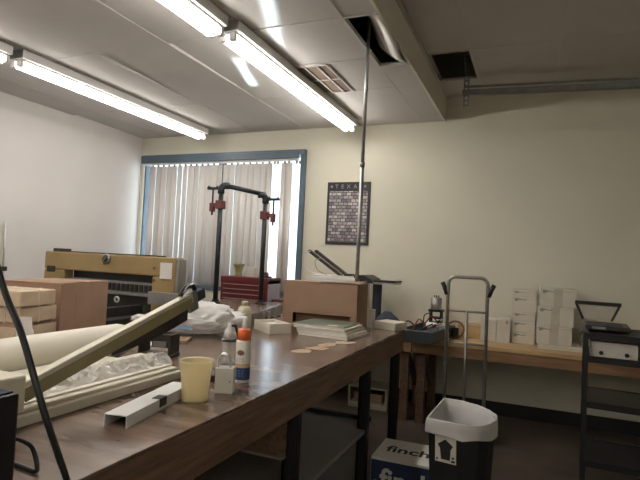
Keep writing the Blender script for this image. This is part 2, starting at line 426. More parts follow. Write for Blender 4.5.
# ------------------------------------------------------------------ wall poster
t = thing('wall_poster', 'black bordered poster of small pictures hung on back wall', 'poster', (-1.912, YB - .012, 1.59))
bx('backing', 'poster_black', t, -.25, .25, 0, .01, 0, .692)
bx('picture_sheet', 'pictures', t, -.222, .222, -.003, 0, .03, .592)
lettering('lettering', 'T  E  X  A  S', .062, 'pale', t, (0, -.001, .622), (R(90), 0, 0), align='CENTER')
for sx in (-.20, .19):
    m = MB(); pts = [((.021 if k % 2 == 0 else .009) * math.sin(k * math.pi / 5), (.021 if k % 2 == 0 else .009) * math.cos(k * math.pi / 5)) for k in range(10)]
    m.bm.faces.new([m.bm.verts.new((sx + a, -.002, .642 + b)) for a, b in pts]); m.build('star', 'pale', t, solid=.001)

# ------------------------------------------------------------------ main worktable
TX0, TX1, TY0, TY1, TZ = -2.45, -.93, .55, 4.03, .90
t = thing('worktable', 'long brown laminate worktable with thick wood edge and black legs', 'worktable', (0, 0, 0))
bx('tabletop', 'laminate', t, TX0, TX1, TY0, TY1, TZ - .012, TZ, .003)
bx('wood_edge', 'edge', t, TX0 + .002, TX1 - .002, TY0 + .002, TY1 - .002, .735, TZ - .012, .006)
for y in (.7, 2.09, 3.16, 3.93):
    for x in (-2.3, -.975):
        m = MB(); m.box(x - .03, x + .03, y, y + .012, 0, .735); m.box(x - .03, x - .018, y, y + .06, 0, .735); m.box(x + .018, x + .03, y + .02, y + .06, 0, .735)
        m.build('leg', 'black_metal', t)
m = MB(); m.box(-2.3, -.955, .75, 3.35, .335, .362); m.build('lower_shelf', 'shelfgrey', t, .004)
m = MB(); m.box(-1.48, -1.42, .72, 3.9, .66, .733); m.box(-2.3, -2.25, .72, 3.9, .66, .733); m.box(-2.3, -.98, 3.35, 3.38, .33, .385); m.build('rail', 'black_metal', t)
bx('wood_panel', 'edge', t, -1.65, -.985, 2.055, 2.085, .55, .735)
bx('panel_rail', 'mgrey', t, -1.65, -.985, 2.05, 2.086, .54, .55)

t = thing('side_table', 'plain brown side table at left under the cardboard box', 'table', (0, 0, 0))
bx('tabletop', 'laminate', t, -3.6, TX0 - .01, .55, 2.75, .86, TZ, .003)
for x in (-3.5, -2.58):
    for y in (.65, 2.6): bx('leg', 'black_metal', t, x, x + .06, y, y + .06, 0, .86)

# ------------------------------------------------------------------ benches
def bench(label, x0, x1, legs, name='workbench'):
    t = thing(name, label, 'workbench', (0, 0, 0))
    bx('bench_top', 'ply', t, x0, x1, 4.62, 5.32, .715, .75, .003)
    bx('front_apron', 'plyedge', t, x0, x1, 4.63, 4.67, .625, .715)
    for x in legs:
        bx('leg', 'edge', t, x, x + .07, 4.675, 4.745, 0, .714); bx('leg', 'edge', t, x, x + .07, 5.22, 5.29, 0, .714)
        m = MB(); m.bar((x + .035, 4.76, .60), (x + .035, 5.2, .25), .03, .08); m.build('brace', 'edge', t)
    return t
bench('light wood workbench along the back wall behind the hand truck', -.985, 2.6, (-.95, 1.3, 2.5))
bench('wooden workbench behind the worktable holding red tool chest and printer', -3.35, -1.0, (-3.3, -1.1))

# ------------------------------------------------------------------ paper cutting machine
t = thing('cutting_machine', 'ochre yellow industrial paper cutting machine below the left wall', 'cutting machine', (-3.40, 3.40, 0))
AX0, AX1 = -.74, .73
m = MB(); m.box(AX0, AX1, 0, .11, 1.215, 1.375); m.box(AX0, AX0 + .25, 0, .11, .90, 1.215); m.box(.50, AX1, 0, .11, .90, 1.215)
arch = m.build('arch_frame', 'yellow', t, .012)
bx('side_plate', 'mgrey', t, AX1, AX1 + .025, .01, .11, .92, 1.36, .004)
bx('top_cover', 'mdark', t, -.62, .55, .02, .10, 1.375, 1.385)
bx('top_block', 'mdark', t, -.66, -.55, .02, .12, 1.375, 1.405)
MB().lathe([(.044, 0), (.044, .012), (.037, .018)], seg=24).xf(Matrix.Translation((.005, -.001, 1.335)) @ Matrix.Rotation(R(90), 4, 'X')).build('dial', 'silver', t)
MB().lathe([(.032, 0), (.032, .004)], seg=20).xf(Matrix.Translation((.005, -.019, 1.335)) @ Matrix.Rotation(R(90), 4, 'X')).build('dial_face', 'mdark', t)
MB().bar((-.012, -.025, 1.318), (.022, -.025, 1.352), .007, .004).build('dial_needle', 'canwhite', t)
bx('counter_window', 'mdark', t, -.70, -.60, -.006, .004, 1.19, 1.245, .004)
bx('nameplate', 'yellow', t, -.70, -.59, -.005, .002, 1.26, 1.30)
bx('instruction_card', 'paper', t, .58, .70, -.003, 0, 1.20, 1.33)
bx('switch_plate', 'brownprint', t, .60, .68, -.004, 0, 1.185, 1.198)
for dz in (1.18, 1.28): MB().lathe([(.014, 0), (.014, .006)], seg=14).xf(Matrix.Translation((.52, 0, dz)) @ Matrix.Rotation(R(90), 4, 'X')).build('bolt', 'brownprint', t)
m = MB(); m.box(-.49, .50, .05, .11, 1.06, 1.15); m.box(-.49, .50, .03, .06, 1.035, 1.06); m.build('clamp_bar', 'mgrey', t, .004)
bx('back_panel', 'mdark', t, -.49, .50, .11, .15, .9, 1.215)
m = MB()
for k in range(17): m.box(-.36 + k * .05, -.33 + k * .05, .035, .05, 1.07, 1.13)
m.build('clamp_fingers', 'mdark', t)
MB().tube(arc((.16, -.02, 1.0), .022, 0, 360, 16), .007, 8).build('pull_ring', 'canwhite', t, smooth=True)
bx('bed', 'mdark', t, -.55, .55, -.62, 0, .84, .90, .004)
m = MB(); m.box(.58, .92, -.13, -.10, 1.0, 1.10); m.box(.58, .92, -.10, -.01, 1.0, 1.012); m.build('front_guard', 'mgrey', t, .004)
bx('side_guide', 'mdark', t, .36, .42, -.55, 0, .90, .97)
m = MB(); m.box(-.06, .06, -.6, -.56, .90, .98); m.box(-.04, .04, -.606, -.6, .93, .97); m.build('control_box', 'mgrey', t)
m = MB(); m.box(-.62, .62, -.05, .40, .05, .90); m.box(-.70, .70, -.12, .45, 0, .05); m.build('pedestal', 'mdark', t, .006)

# ------------------------------------------------------------------ boxes on the side table
t = thing('cardboard_box', 'big closed brown cardboard box on the side table at left', 'cardboard box', (-2.525, 2.20, .9), 16)
bx('carton', 'card2', t, -.40, 0, 0, .52, 0, .302, .004)
m = MB(); m.quad((-.40, 0, .304), (0, 0, .304), (0, .255, .306), (-.40, .255, .306)); m.quad((-.40, .262, .306), (0, .262, .306), (0, .52, .304), (-.40, .52, .304)); m.build('top_flap', 'card2', t, solid=.003)
bx('packing_tape', 'tape', t, -.403, .003, .23, .285, .306, .3075)
bx('printed_mark', 'card', t, .0, .001, .15, .19, .07, .24)
t = thing('flat_box', 'flat open tan carton lid lying beneath the wrapped paper bundles', 'carton', (-2.40, 1.83, .9), 10)
m = MB(); m.box(-.50, 0, 0, .29, 0, .008); m.box(-.5, 0, 0, .006, .008, .1); m.box(-.5, 0, .284, .29, .008, .1); m.box(-.006, 0, 0, .29, .008, .1); m.box(-.5, -.494, 0, .29, .008, .1); m.build('tray', 'kraft', t)
bx('filler_stack', 'card', t, -.485, -.015, .015, .275, .008, .115)
i = 0
for (dx, dy, dz, rz, lab) in ((0, 0, 0, 8, 'lower string-tied tan paper bundle stacked on the flat carton lid'), (.012, -.012, .085, 10, 'upper string-tied tan paper bundle on top of another bundle')):
    t = thing('paper_bundle', lab, 'paper bundle', (-2.41 + dx, 1.86 + dy, 1.016 + dz), rz, 'wrapped paper bundles')
    m = MB(); m.box(-.38, 0, 0, .25, 0, .083); m.build('wrapped_block', 'kraft', t, .008)
    m = MB()
    for xx in (-.10, -.27): m.box(xx, xx + .006, -.002, .252, -.001, .0845)
    m.box(-.382, .002, .12, .126, -.001, .0845); m.build('string', 'tape', t)
m = MB(); rows = []
for i in range(9):
    u = i / 8
    rows.append([m.bm.verts.new((-2.29 + .16 * u, 1.76 + .03 * math.sin(u * 4) - .04 * v * .5, .901 + (.175 - (.05 if i > 4 else 0)) * v)) for v in (0, .35, .7, 1)])
for a, b in zip(rows, rows[1:]):
    for j in range(3): m.bm.faces.new((a[j], a[j + 1], b[j + 1], b[j]))
tag(m.build('paper_sheet', 'paper', None, solid=.0008), 'white paper scrap standing up between paper roll and carton lid', 'paper')
t = thing('measuring_stand', 'thin pale upright stand with small hooks at the left edge', 'stand', (-3.30, 2.38, .9))
m = MB(); m.box(-.05, .0, -.02, .02, 0, .65); m.build('post', 'offwhite', t)
MB().tube([(.02, 0, .02), (.02, 0, .66), (.0, 0, .67)], .006, 8).build('rod', 'steel', t, smooth=True)
bx('foot', 'offwhite', t, -.06, .06, -.05, .05, 0, .02); bx('knob', 'mdark', t, .008, .034, -.02, .02, .34, .37)
t = None
t = thing('paper_roll', 'large cream paper roll lying on worktable behind the trimmer arm', 'paper roll', (-1.87, .72, .9))
prof = [(.0, 0), (.072, 0), (.078, .006), (.078, 1.25), (.070, 1.285), (.05, 1.30), (0.001, 1.302)]
MB().lathe([p for p in prof if p[0] > 0], seg=36).xf(Matrix.Translation((0, 0, .079)) @ Matrix.Rotation(R(-90), 4, 'X')).build('roll', 'roll', t, smooth=True)
MB().lathe([(.02, 0), (.02, .012)], seg=20).xf(Matrix.Translation((0, 1.30, .079)) @ Matrix.Rotation(R(-90), 4, 'X')).build('core', 'kraft', t)

# ------------------------------------------------------------------ guillotine trimmer
t = thing('paper_trimmer', 'cream guillotine paper trimmer with its long arm raised', 'paper trimmer', (-1.335, .80, .9))
m = MB(); m.box(-.46, 0, 0, .98, .0, .032); m.box(-.46, -.02, 0, .98, .032, .045); m.build('base_board', 'cream', t, .004)
m = MB(); m.box(-.075, -.05, .25, .98, .045, .052); m.build('cutting_strip', 'offwhite', t, .001)
m = MB(); m.box(-.24, -.20, .26, 1.00, .045, .075); m.build('ruler_fence', 'cream', t, .003)
m = MB(); m.box(-.34, .02, .0, .25, .045, .155); m.build('hinge_block', 'cream', t, .008)
ar = MB(); ar.bar((-.03, .27, .10), (-.045, 1.07, .325), .034, .045); arm = ar.build('arm', 'cream', t, .004)
MB().bar((-.013, .27, .085), (-.027, 1.06, .308), .006, .04).build('arm_side', 'olive', arm, .001)
m = MB()
a, b = Vector((-.034, .62, .150)), Vector((-.042, 1.05, .268))
N = 10
for k in range(N):
    p, q = a.lerp(b, k / N), a.lerp(b, (k + 1) / N)
    d0 = .05 * math.sin(math.pi * .5 * min(1, .1 + 1.1 * k / N)); d1 = .05 * math.sin(math.pi * .5 * min(1, .1 + 1.1 * (k + 1) / N))
    m.quad(p + Vector((0, 0, .04)), q + Vector((0, 0, .04)), q - Vector((0, 0, d1 * .75)), p - Vector((0, 0, d0 * .75)))
bmesh.ops.remove_doubles(m.bm, verts=m.bm.verts, dist=1e-5)
m.build('blade', 'mdark', arm, solid=.004)
m = MB(); m.bar((-.045, 1.05, .30), (-.047, 1.11, .317), .03, .085); m.build('end_plate', 'mgrey', arm, .003)
MB().tube(smooth_path([(-.045, 1.0, .335), (-.045, 1.02, .365), (-.045, 1.07, .378), (-.045, 1.10, .36)]), .011, 10).build('handle', 'black', arm, smooth=True)
MB().tube(smooth_path([(-.03, 1.0, .348), (-.03, 1.03, .376), (-.03, 1.08, .388)]), .004, 8).build('handle_trim', 'silver', arm, smooth=True)
m = MB(); m.bar((-.05, 1.11, .325), (-.05, 1.17, .345), .03, .05); m.build('grip', 'clothnavy', arm, .008)
# bracket behind the trimmer
t = thing('metal_bracket', 'dark metal bracket standing on worktable under trimmer arm', 'bracket', (-1.735, 2.12, .9), 12)
m = MB(); m.box(-.09, .09, -.05, .05, 0, .012); m.box(-.09, -.075, -.05, .05, .012, .10); m.box(.07, .085, -.05, .05, .012, .11); m.box(-.02, .085, -.045, -.03, .045, .11); m.build('bracket_body', 'mdark', t, .003)
bx('face_plate', 'mgrey', t, -.01, .06, -.052, -.046, .05, .075); MB().tube([(-.075, 0, .075), (.07, 0, .085)], .014, 12).build('pin', 'black', t, smooth=True)
# crinkled film
m = MB(); rows = []
def ridge(v): return 1 - 2 * abs(noise.noise(v))
for i in range(70):
    u = i / 69; row = []
    for j in range(16):
        v = j / 15
        p = Vector((-1.525 + .115 * v + .01 * math.sin(u * 9), 1.13 + .68 * u, .0))
        h = .022 * math.sin(math.pi * v) * (.6 + .5 * u) + .020 * max(0, ridge(Vector((u * 13, v * 3, 1.3)))) + .012 * max(0, ridge(Vector((u * 30, v * 7, 7.7))))
        p.z = .9475 + h * math.sin(math.pi * min(1, max(.04, v))) ** .5; p.x += .012 * noise.noise(Vector((u * 20, v * 5, 3)))
        row.append(m.bm.verts.new(p))
    rows.append(row)
for a, b in zip(rows, rows[1:]):
    for j in range(15): m.bm.faces.new((a[j], a[j + 1], b[j + 1], b[j]))
tag(m.build('plastic_film', 'film', None, solid=.0006), 'crinkled clear plastic film lying along the trimmer base', 'plastic film')
m = MB(); m.box(-.05, .05, 0, .002, 0, .09, Matrix.Translation((-2.0, 2.36, .902)) @ Matrix.Rotation(R(20), 4, 'Z') @ Matrix.Rotation(R(-12), 4, 'X'))
m.box(-.05, .06, -.09, 0, 0, .002, Matrix.Translation((-2.0, 2.36, .901)) @ Matrix.Rotation(R(20), 4, 'Z'))
tag(m.build('folded_card', 'paper'), 'white folded card standing behind the raised trimmer arm', 'card')
m = MB(); m.box(-.10, .12, -.08, .08, 0, .012, Matrix.Translation((-1.98, 2.50, .9)) @ Matrix.Rotation(R(25), 4, 'Z'))
tag(m.build('notepad', ['card']), 'thin tan pad lying flat in front of the white bag', 'notepad')

# ------------------------------------------------------------------ near-left electronics and cables
t = thing('equipment_case', 'black equipment case at the bottom left corner of photo', 'equipment case', (-1.02, .80, .9))
bx('case_body', 'black', t, -.42, 0, -.24, 0, .012, .20, .006)
bx('top_panel', 'clothnavy', t, -.41, -.01, -.23, -.01, .20, .204)
m = MB()
for xx in (-.38, -.05):
    for yy in (-.2, -.05): m.box(xx, xx + .03, yy, yy + .03, 0, .012)
m.build('rubber_feet', 'black_metal', t)
o = MB().tube(smooth_path([(-1.30, .62, 2.9), (-1.26, .66, 2.2), (-1.17, .76, 1.6), (-1.109, .80, 1.345), (-1.034, .80, 1.234), (-.985, .80, 1.145), (-.948, .805, 1.062), (-.928, .83, .97), (-.92, .85, .905), (-.91, .86, .80), (-.90, .87, .5), (-.89, .9, .02)]), .0072, 10).build('power_cable', 'black', None, smooth=True)
tag(o, 'thick black cable hanging diagonally across the left foreground', 'cable')
o = MB().tube(smooth_path([(-1.10, .812, .985), (-1.076, .83, .985), (-1.06, .86, .965), (-1.052, .87, .945), (-1.036, .868, .915), (-1.04, .865, .906), (-1.10, .87, .906), (-1.25, .88, .906)]), .005, 8).build('cord', 'black', None, smooth=True)
tag(o, 'thin black cord looping onto table beside the black case', 'cord')

# ------------------------------------------------------------------ small things on the worktable
t = thing('metal_channel', 'white metal U-channel offcut lying on worktable before the cup', 'metal channel', (-1.118, 1.19, .9), 11)
m = MB(); L = .42; w_ = .037
m.box(-w_, w_, 0, L, .034, .037)
m.box(-w_, -w_ + .003, 0, L, 0, .034); m.box(w_ - .003, w_, 0, L, 0, .034)
m.build('channel_body', 'white_metal', t)
bx('dark_insert', 'black', t, .008, w_ + .0015, .19, .235, .010, .0385)
t = thing('plastic_cup', 'translucent yellow plastic cup on worktable beside the white carton', 'cup', (-1.10, 1.55, .9))
pr = [(.012, .004), (.044, .004), (.0445, 0), (.046, .004), (.052, .09), (.058, .136), (.061, .138), (.060, .141), (.056, .136), (.050, .09), (.043, .010), (.012, .010)]
MB().lathe(pr, seg=36).build('cup_body', 'cup', t, smooth=True)
t = thing('handled_carton', 'small white paper carton with arched carry handle near cup', 'carton', (-1.07, 1.695, .9), 22)
m = MB(); m.box(-.034, .034, -.026, .026, 0, .095); m.build('carton_body', 'paper', t, .002)
m = MB(); pts = smooth_path([(-.030, 0, .09), (-.030, 0, .125), (-.016, 0, .146), (.004, 0, .138), (.018, 0, .112), (.022, 0, .092)], 5)
for p, q in zip(pts, pts[1:]): m.quad((p.x, -.02, p.z), (p.x, .02, p.z), (q.x, .02, q.z), (q.x, -.02, q.z))
bmesh.ops.remove_doubles(m.bm, verts=m.bm.verts, dist=1e-5)
m.build('handle', 'paper', t, solid=.003)
MB().lathe([(.003, 0), (.003, .001)], seg=10).xf(Matrix.Translation((.022, -.0265, .045)) @ Matrix.Rotation(R(90), 4, 'X')).build('printed_dot', 'brownprint', t)
t = thing('spray_can', 'white and blue spray can with bright orange cap on worktable', 'spray can', (-1.10, 1.87, .9), 10)
r = .031
MB().lathe([(r - .002, .0), (r, .004), (r, .165), (r - .004, .172)], seg=32).build('can_body', 'canwhite', t, smooth=True)
MB().lathe([(r + .0006, .006), (r + .0006, .012)], seg=32, capb=False, capt=False).build('bottom_line', 'canwhite', t, solid=.0004)
MB().lathe([(r + .0005, .012), (r + .0005, .062)], seg=32, capb=False, capt=False).build('blue_band', 'blue', t, solid=.0004)
MB().lathe([(r + .0005, .062), (r + .0005, .078)], seg=32, capb=False, capt=False).build('tan_band', 'tan', t, solid=.0004)
MB().lathe([(.027, .170), (.0275, .20), (.0265, .214), (.022, .217)], seg=28).build('cap', 'orange', t, smooth=True)
MB().lathe([(.012, .217), (.011, .238), (.006, .258), (.005, .262)], seg=16).build('nozzle', 'bag', t, smooth=True)
m = MB()                                     # oval emblem and lines of print wrapped round the front
for k in range(9):
    a0 = R(-90 + (k - 4) * 6 - 3); a1 = R(-90 + (k - 4) * 6 + 3); h = .012 * math.sqrt(1 - ((k - 4) / 4.7) ** 2); rr = r + .0012
    m.quad((rr * math.cos(a0), rr * math.sin(a0), .122 - h * .8), (rr * math.cos(a1), rr * math.sin(a1), .122 - h * .8), (rr * math.cos(a1), rr * math.sin(a1), .122 + h), (rr * math.cos(a0), rr * math.sin(a0), .122 + h))
m.build('emblem', 'brownprint', t)
m = MB()
for z, hw in ((.096, 26), (.087, 32), (.048, 36), (.038, 30), (.028, 34)):
    for k in range(-4, 5):
        if k % 3 == 1: continue
        a0 = R(-90 + k * hw / 4 - 2.4); a1 = R(-90 + k * hw / 4 + 2.4); rr = r + .0016
        m.quad((rr * math.cos(a0), rr * math.sin(a0), z), (rr * math.cos(a1), rr * math.sin(a1), z), (rr * math.cos(a1), rr * math.sin(a1), z + .004), (rr * math.cos(a0), rr * math.sin(a0), z + .004))
m.build('print_lines', 'bluepale', t)
t = thing('spray_bottle', 'clear plastic bottle with white shoulder behind orange-capped can', 'bottle', (-1.33, 2.13, .9))
MB().lathe([(.036, 0), (.038, .006), (.038, .11), (.034, .125)], seg=26).build('bottle_body', 'clear', t, smooth=True)
MB().lathe([(.039, .11), (.039, .118)], seg=26).build('dark_ring', 'black', t)
MB().lathe([(.034, .125), (.026, .16), (.014, .175), (.012, .195)], seg=22).build('shoulder', 'bag', t, smooth=True)
m = MB(); m.box(-.012, .03, -.008, .008, .178, .19); m.bar((.028, 0, .185), (.05, 0, .12), .01, .01); m.build('trigger', 'black', t, .003)
t = thing('binder_clip', 'small black binder clip on worktable between cup and carton', 'clip', (-1.20, 1.80, .9), 20)
MB().prism([(-.018, -.012), (.018, -.012), (.018, .012), (-.018, .012)], 0, .028).build('clip_body', 'black', t, .004)
MB().tube(smooth_path([(-.01, 0, .028), (-.014, 0, .045), (0, 0, .055), (.014, 0, .045), (.01, 0, .028)], 4), .0022, 6).build('clip_wire', 'black', t, smooth=True)
t = thing('glue_bottle', 'beige plastic bottle standing on worktable beside the white bag', 'bottle', (-1.86, 3.15, .9))
MB().lathe([(.046, 0), (.049, .008), (.049, .135), (.040, .16), (.022, .172)], seg=26).build('bottle_body', 'beigebottle', t, smooth=True)
MB().lathe([(.0495, .03), (.0495, .075)], seg=26, capb=False, capt=False).build('label_band', 'tape', t, solid=.0005)
MB().lathe([(.023, .172), (.023, .198), (.02, .202)], seg=20).build('bottle_cap', 'beigebottle', t, smooth=True)
# white plastic bag
t = thing('plastic_bag', 'crumpled white plastic bag lying on worktable behind the cup', 'plastic bag', (-2.03, 2.80, .9), 12)
m = MB(); bmesh.ops.create_icosphere(m.bm, subdivisions=5, radius=1)
for v in m.bm.verts:
    p = v.co.copy(); f = .96 + .30 * noise.noise(p * 1.6 + Vector((3, 1, 0))) + .22 * (1 - 2 * abs(noise.noise(p * 2.6))) + .10 * (1 - 2 * abs(noise.noise(p * 6)))
    q = Vector((p.x * .33 * f, p.y * .17 * f, (p.z * .5 + .5) * .165 * f))
    q.x -= .04; q.z *= (1 - .55 * max(0, -p.x)); q.z = max(q.z, .002)
    v.co = q
m.build('bag_body', 'bag', t, smooth=True)
m = MB(); m.quad((-.06, -.195, .05), (.08, -.20, .055), (.09, -.185, .08), (-.04, -.185, .075)); m.build('blue_print_patch', 'bluepale', t, solid=.003)
# little white tray box
t = thing('small_box', 'low white open box on worktable left of brown cardboard box', 'box', (-1.63, 3.10, .9), -38)
m = MB(); L, D, H = .27, .16, .066
m.box(-L, 0, 0, D, 0, .004); m.box(-L, 0, 0, .004, .004, H); m.box(-L, 0, D - .004, D, .004, H); m.box(-L, -L + .004, .004, D - .004, .004, H); m.box(-.004, 0, .004, D - .004, .004, H)
m.build('tray', 'boxwhite', t); bx('contents', 'offwhite', t, -L + .01, -.01, .01, D - .01, .004, .045)
# big box on table
t = thing('shipping_box', 'brown cardboard box standing on worktable in front of the metal pole', 'cardboard box', (-1.185, 3.60, .9))
m = MB(); W, D, H = .605, .25, .345; th = .006
m.box(-W, 0, D - th, D, 0, H); m.box(-th, 0, 0, D - th, 0, H); m.box(-W, -W + th, 0, D - th, 0, H); m.box(-W, 0, 0, D, H - th, H)
m.box(-W, 0, 0, th, .105, H); m.box(-W + th, -W + .09, 0, th, 0, .105); m.box(-.05, -th, 0, th, 0, .105); m.box(-W, 0, 0, D, 0, th)
m.build('carton', 'card', t, .002)
bx('front_seam', 'card2', t, -W, 0, -.003, 0, .128, .133)
m = MB(); m.box(-W + .08, -.04, .08, D - .03, .01, .09); m.build('contents', 'card2', t)
m = MB(); m.quad((-W * .5, 0, H + .002), (.02, -.005, H + .004), (.03, D * .45, H + .02), (-W * .5, D * .45, H + .003)); m.build('loose_flap', 'card', t, solid=.004)
# stack of papers/books
names = ['flat book at bottom of the stack before the brown box', 'second flat book from the bottom of table stack', 'third flat book up in the table stack', 'fourth flat book up, just under the green folder', 'grey-green folder on top of book stack before the brown box']
mats = ['scrap', 'book', 'card', 'offwhite', 'green']
zz = .9
offs = [(.045, -.01, -6), (.03, 0, -4), (.015, .01, -2), (.0, .0, -1), (-.02, .012, 0)]
for k in range(5):
    h = [.018, .014, .018, .014, .012][k]
    t = thing('folder' if k == 4 else 'flat_book', names[k], 'folder' if k == 4 else 'book', (-1.31 + offs[k][0], 3.385 + offs[k][1], zz), offs[k][2], 'books in the table stack')
    bx('cover', mats[k], t, -.19, .18, -.18, .18, 0, h, .001); bx('page_block', 'paper' if k < 4 else 'offwhite', t, -.185, .182, -.1815, .175, .002, h - .002)
    if k == 4:
        bx('yellow_note', 'tan', t, .05, .12, -.15, -.10, h, h + .001)
    zz += h
for k, (x, y, rz, lab) in enumerate(((-1.19, 2.66, 60, 'torn tan paper scrap lying nearest on the worktable'), (-1.15, 2.80, 40, 'torn tan paper scrap second from the near end of scraps'), (-1.15, 2.95, 80, 'torn tan paper scrap third from the near end of scraps'), (-1.09, 3.09, 50, 'torn tan paper scrap farthest on worktable by table edge'))):
    m = MB(); n = 9
    pts = [(.075 * (1 + .25 * random.uniform(-1, 1)) * math.cos(2 * math.pi * i / n), .052 * (1 + .3 * random.uniform(-1, 1)) * math.sin(2 * math.pi * i / n)) for i in range(n)]
    m.prism(pts, 0, .0015)
    o = m.build('paper_scrap', 'scrap'); o.location = (x, y, .9005); o.rotation_euler.z = R(rz); tag(o, lab, 'paper scrap', 'tan paper scraps')
t = thing('thick_book', 'thick cream book on the far right corner of the worktable', 'book', (-.965, 3.86, .9), -18)
bx('cover_board', 'book', t, -.19, 0, 0, .18, 0, .06, .003); bx('page_block', 'offwhite', t, -.18, .002, .006, .174, .005, .055)
t = thing('upright_carton', 'white upright carton between brown box and thick cream book', 'carton', (-1.172, 3.95, .9))
bx('carton_body', 'paper', t, -.03, .012, -.03, .05, 0, .13, .003); bx('carton_lid', 'offwhite', t, -.031, .013, -.031, .051, .13, .142, .002)
# board with pipe frame
t = thing('wooden_board', 'thick brown board lying under pipe frame across far table corner', 'board', (-1.92, 3.36, .9), 12.5)
bx('plank', 'laminate', t, -.62, 0, 0, 1.12, 0, .09, .004)
t = thing('pipe_press', 'dark iron pipe frame with two red clamps in front of blind', 'pipe frame', (-2.575, 3.85, .99))
bR = Vector((.30, .27, 0)); H = 1.065
for (p, h) in ((Vector((0, 0, 0)), H), (bR, H - .055)):
    MB().tube([p, p + Vector((0, 0, h - .05))], .0215, 14).build('leg', 'pipe', t, smooth=True)
    MB().lathe([(.05, 0), (.05, .012), (.03, .018), (.03, .035)], c=p, seg=20).build('floor_flange', 'pipe', t)
MB().tube([Vector((0, 0, H - .02)), bR + Vector((0, 0, H - .075))], .0205, 14).build('crossbar', 'pipe', t, smooth=True)
d = bR.normalized()
for p, s, h in ((Vector((0, 0, 0)), 1, H), (bR, -1, H - .055)):
    c = p + Vector((0, 0, h - .02)); e = [c + Vector((0, 0, -.08))] + [c + Vector((0, 0, -.045)) + d * s * (.035 * (1 - math.cos(R(a)))) + Vector((0, 0, .04 * math.sin(R(a)))) for a in (0, 30, 60, 90)] + [c + d * s * .07 + Vector((0, 0, -.005))]
    MB().tube(e, .03, 14).build('elbow', 'pipe', t, smooth=True)
for p, s, hz in ((Vector((0, 0, 0)), -1, .865), (bR, 1, .80)):
    c = p + Vector((0, 0, hz))
    m = MB(); m.box(c.x - .035, c.x + .035, c.y - .032, c.y + .032, c.z - .035, c.z + .04); m.bar(c, c + Vector((s * .105, 0, 0)), .03, .035); m.box(c.x + s * .085 - .02, c.x + s * .085 + .02, c.y - .02, c.y + .02, c.z - .06, c.z + .02)
    cb = m.build('clamp', 'red_iron', t, .006)
    sx = c.x + s * .085
    MB().tube([(sx, c.y, c.z - .09), (sx, c.y, c.z + .15)], .009, 10).build('screw', 'pipe', cb, smooth=True)
    m = MB(); m.tube([(sx - .05, c.y, c.z + .155), (sx - .03, c.y, c.z + .148), (sx + .03, c.y, c.z + .148), (sx + .05, c.y, c.z + .155)], [.020, .013, .013, .020], 10); m.build('wing_handle', 'pipe', cb, smooth=True)

# ------------------------------------------------------------------ things on the back benches
t = thing('tool_chest', 'red metal tool chest with drawers in front of blind', 'tool chest', (-3.085, 4.70, .75))
W, D, H = .56, .30, .44
bx('chest_body', 'red', t, 0, W, .0, D, 0, H, .006)
bx('side_light_tint', 'side_daylight', t, W, W + .003, .02, D - .02, .02, H - .02)  # thin overlay that paints daylight onto the red side
for k in range(7):
    z = .025 + k * .05
    d = bx('drawer', 'red', t, .03, W - .03, -.008, 0, z, z + .044, .003)
    bx('drawer_pull', 'redlight', d, .035, W - .035, -.016, -.008, z + .036, z + .043)
bx('lid', 'red', t, -.003, W + .003, -.006, D + .003, H - .06, H + .005, .006)
bx('side_handle', 'black', t, W + .003, W + .03, .10, .20, .20, .225, .004)
t = thing('vase', 'small flared olive vase on top of the red tool chest', 'vase', (-2.92, 4.78, 1.195))
MB().lathe([(.034, 0), (.036, .01), (.036, .05), (.055, .11), (.070, .13), (.066, .13), (.05, .10), (.03, .05), (.028, .012)], seg=28).build('vase_body', 'vase', t, smooth=True)
t = thing('paper_box', 'small cream box behind the olive vase on red chest', 'box', (-2.80, 4.86, 1.195)); bx('box_body', 'offwhite', t, -.05, .05, -.04, .04, 0, .10, .003)
t = thing('tape_dispenser', 'small dark tape dispenser at right end of red chest', 'tape dispenser', (-2.60, 4.80, 1.195))
m = MB(); m.box(-.06, .06, -.025, .025, 0, .02); m.build('base', 'mdark', t, .004); MB().tube([(0, -.02, .035), (0, .02, .035)], .026, 16).build('roll', 'red_iron', t)
t = thing('bar_clamp', 'small red bar clamp lying on bench beside the tool chest', 'clamp', (-2.43, 4.80, .75))
m = MB(); m.box(-.06, .10, -.02, .02, .20, .23); m.box(-.02, .02, -.02, .02, 0, .20); m.build('clamp_bar', 'red_iron', t, .004)

t = thing('desktop_printer', 'white printer with two raised black bars behind brown box', 'printer', (-1.83, 4.78, .75))
bx('printer_body', 'white_metal', t, -.26, .26, 0, .40, 0, .50, .015)
m = MB()
bx('top_lid', 'offwhite', t, -.25, .2, .02, .38, .50, .512, .004)
for dx in (0, .075):
    MB().bar((dx + .02, .18, .505), (dx - .36, .18, .755), .05, .028).build('raised_bar', 'mdark', t, .004)
bx('bar_hinge', 'black', t, .06, .14, .12, .24, .505, .535, .006)
m = MB(); m.prism([(.20, .46), (.40, .46), (.37, .50), (.30, .535), (.20, .53)], -.36, -.02); m.xf(Matrix.Rotation(R(90), 4, 'X')); m.build('dark_cover', 'black', t, .006)
m = MB(); m.box(.36, .61, .06, .30, .452, .475); m.build('output_tray', 'white_metal', t, .003)
m = MB(); m.box(.40, .60, .04, .06, .475, .487); m.box(.40, .60, .30, .32, .475, .487); m.box(.595, .61, .04, .32, .475, .492); m.build('tray_rim', 'black', t)
MB().lathe([(.05, 0), (.045, .02), (.045, .44), (.05, .452)], c=(.40, .18, 0), seg=22).build('tray_column', 'clothnavy', t, smooth=True)
MB().tube(smooth_path([(-.20, .15, .51), (-.32, .12, .54), (-.39, .10, .64), (-.37, .10, .72), (-.33, .15, .75)]), .006, 8).build('cable_loop', 'white_metal', t, smooth=True)
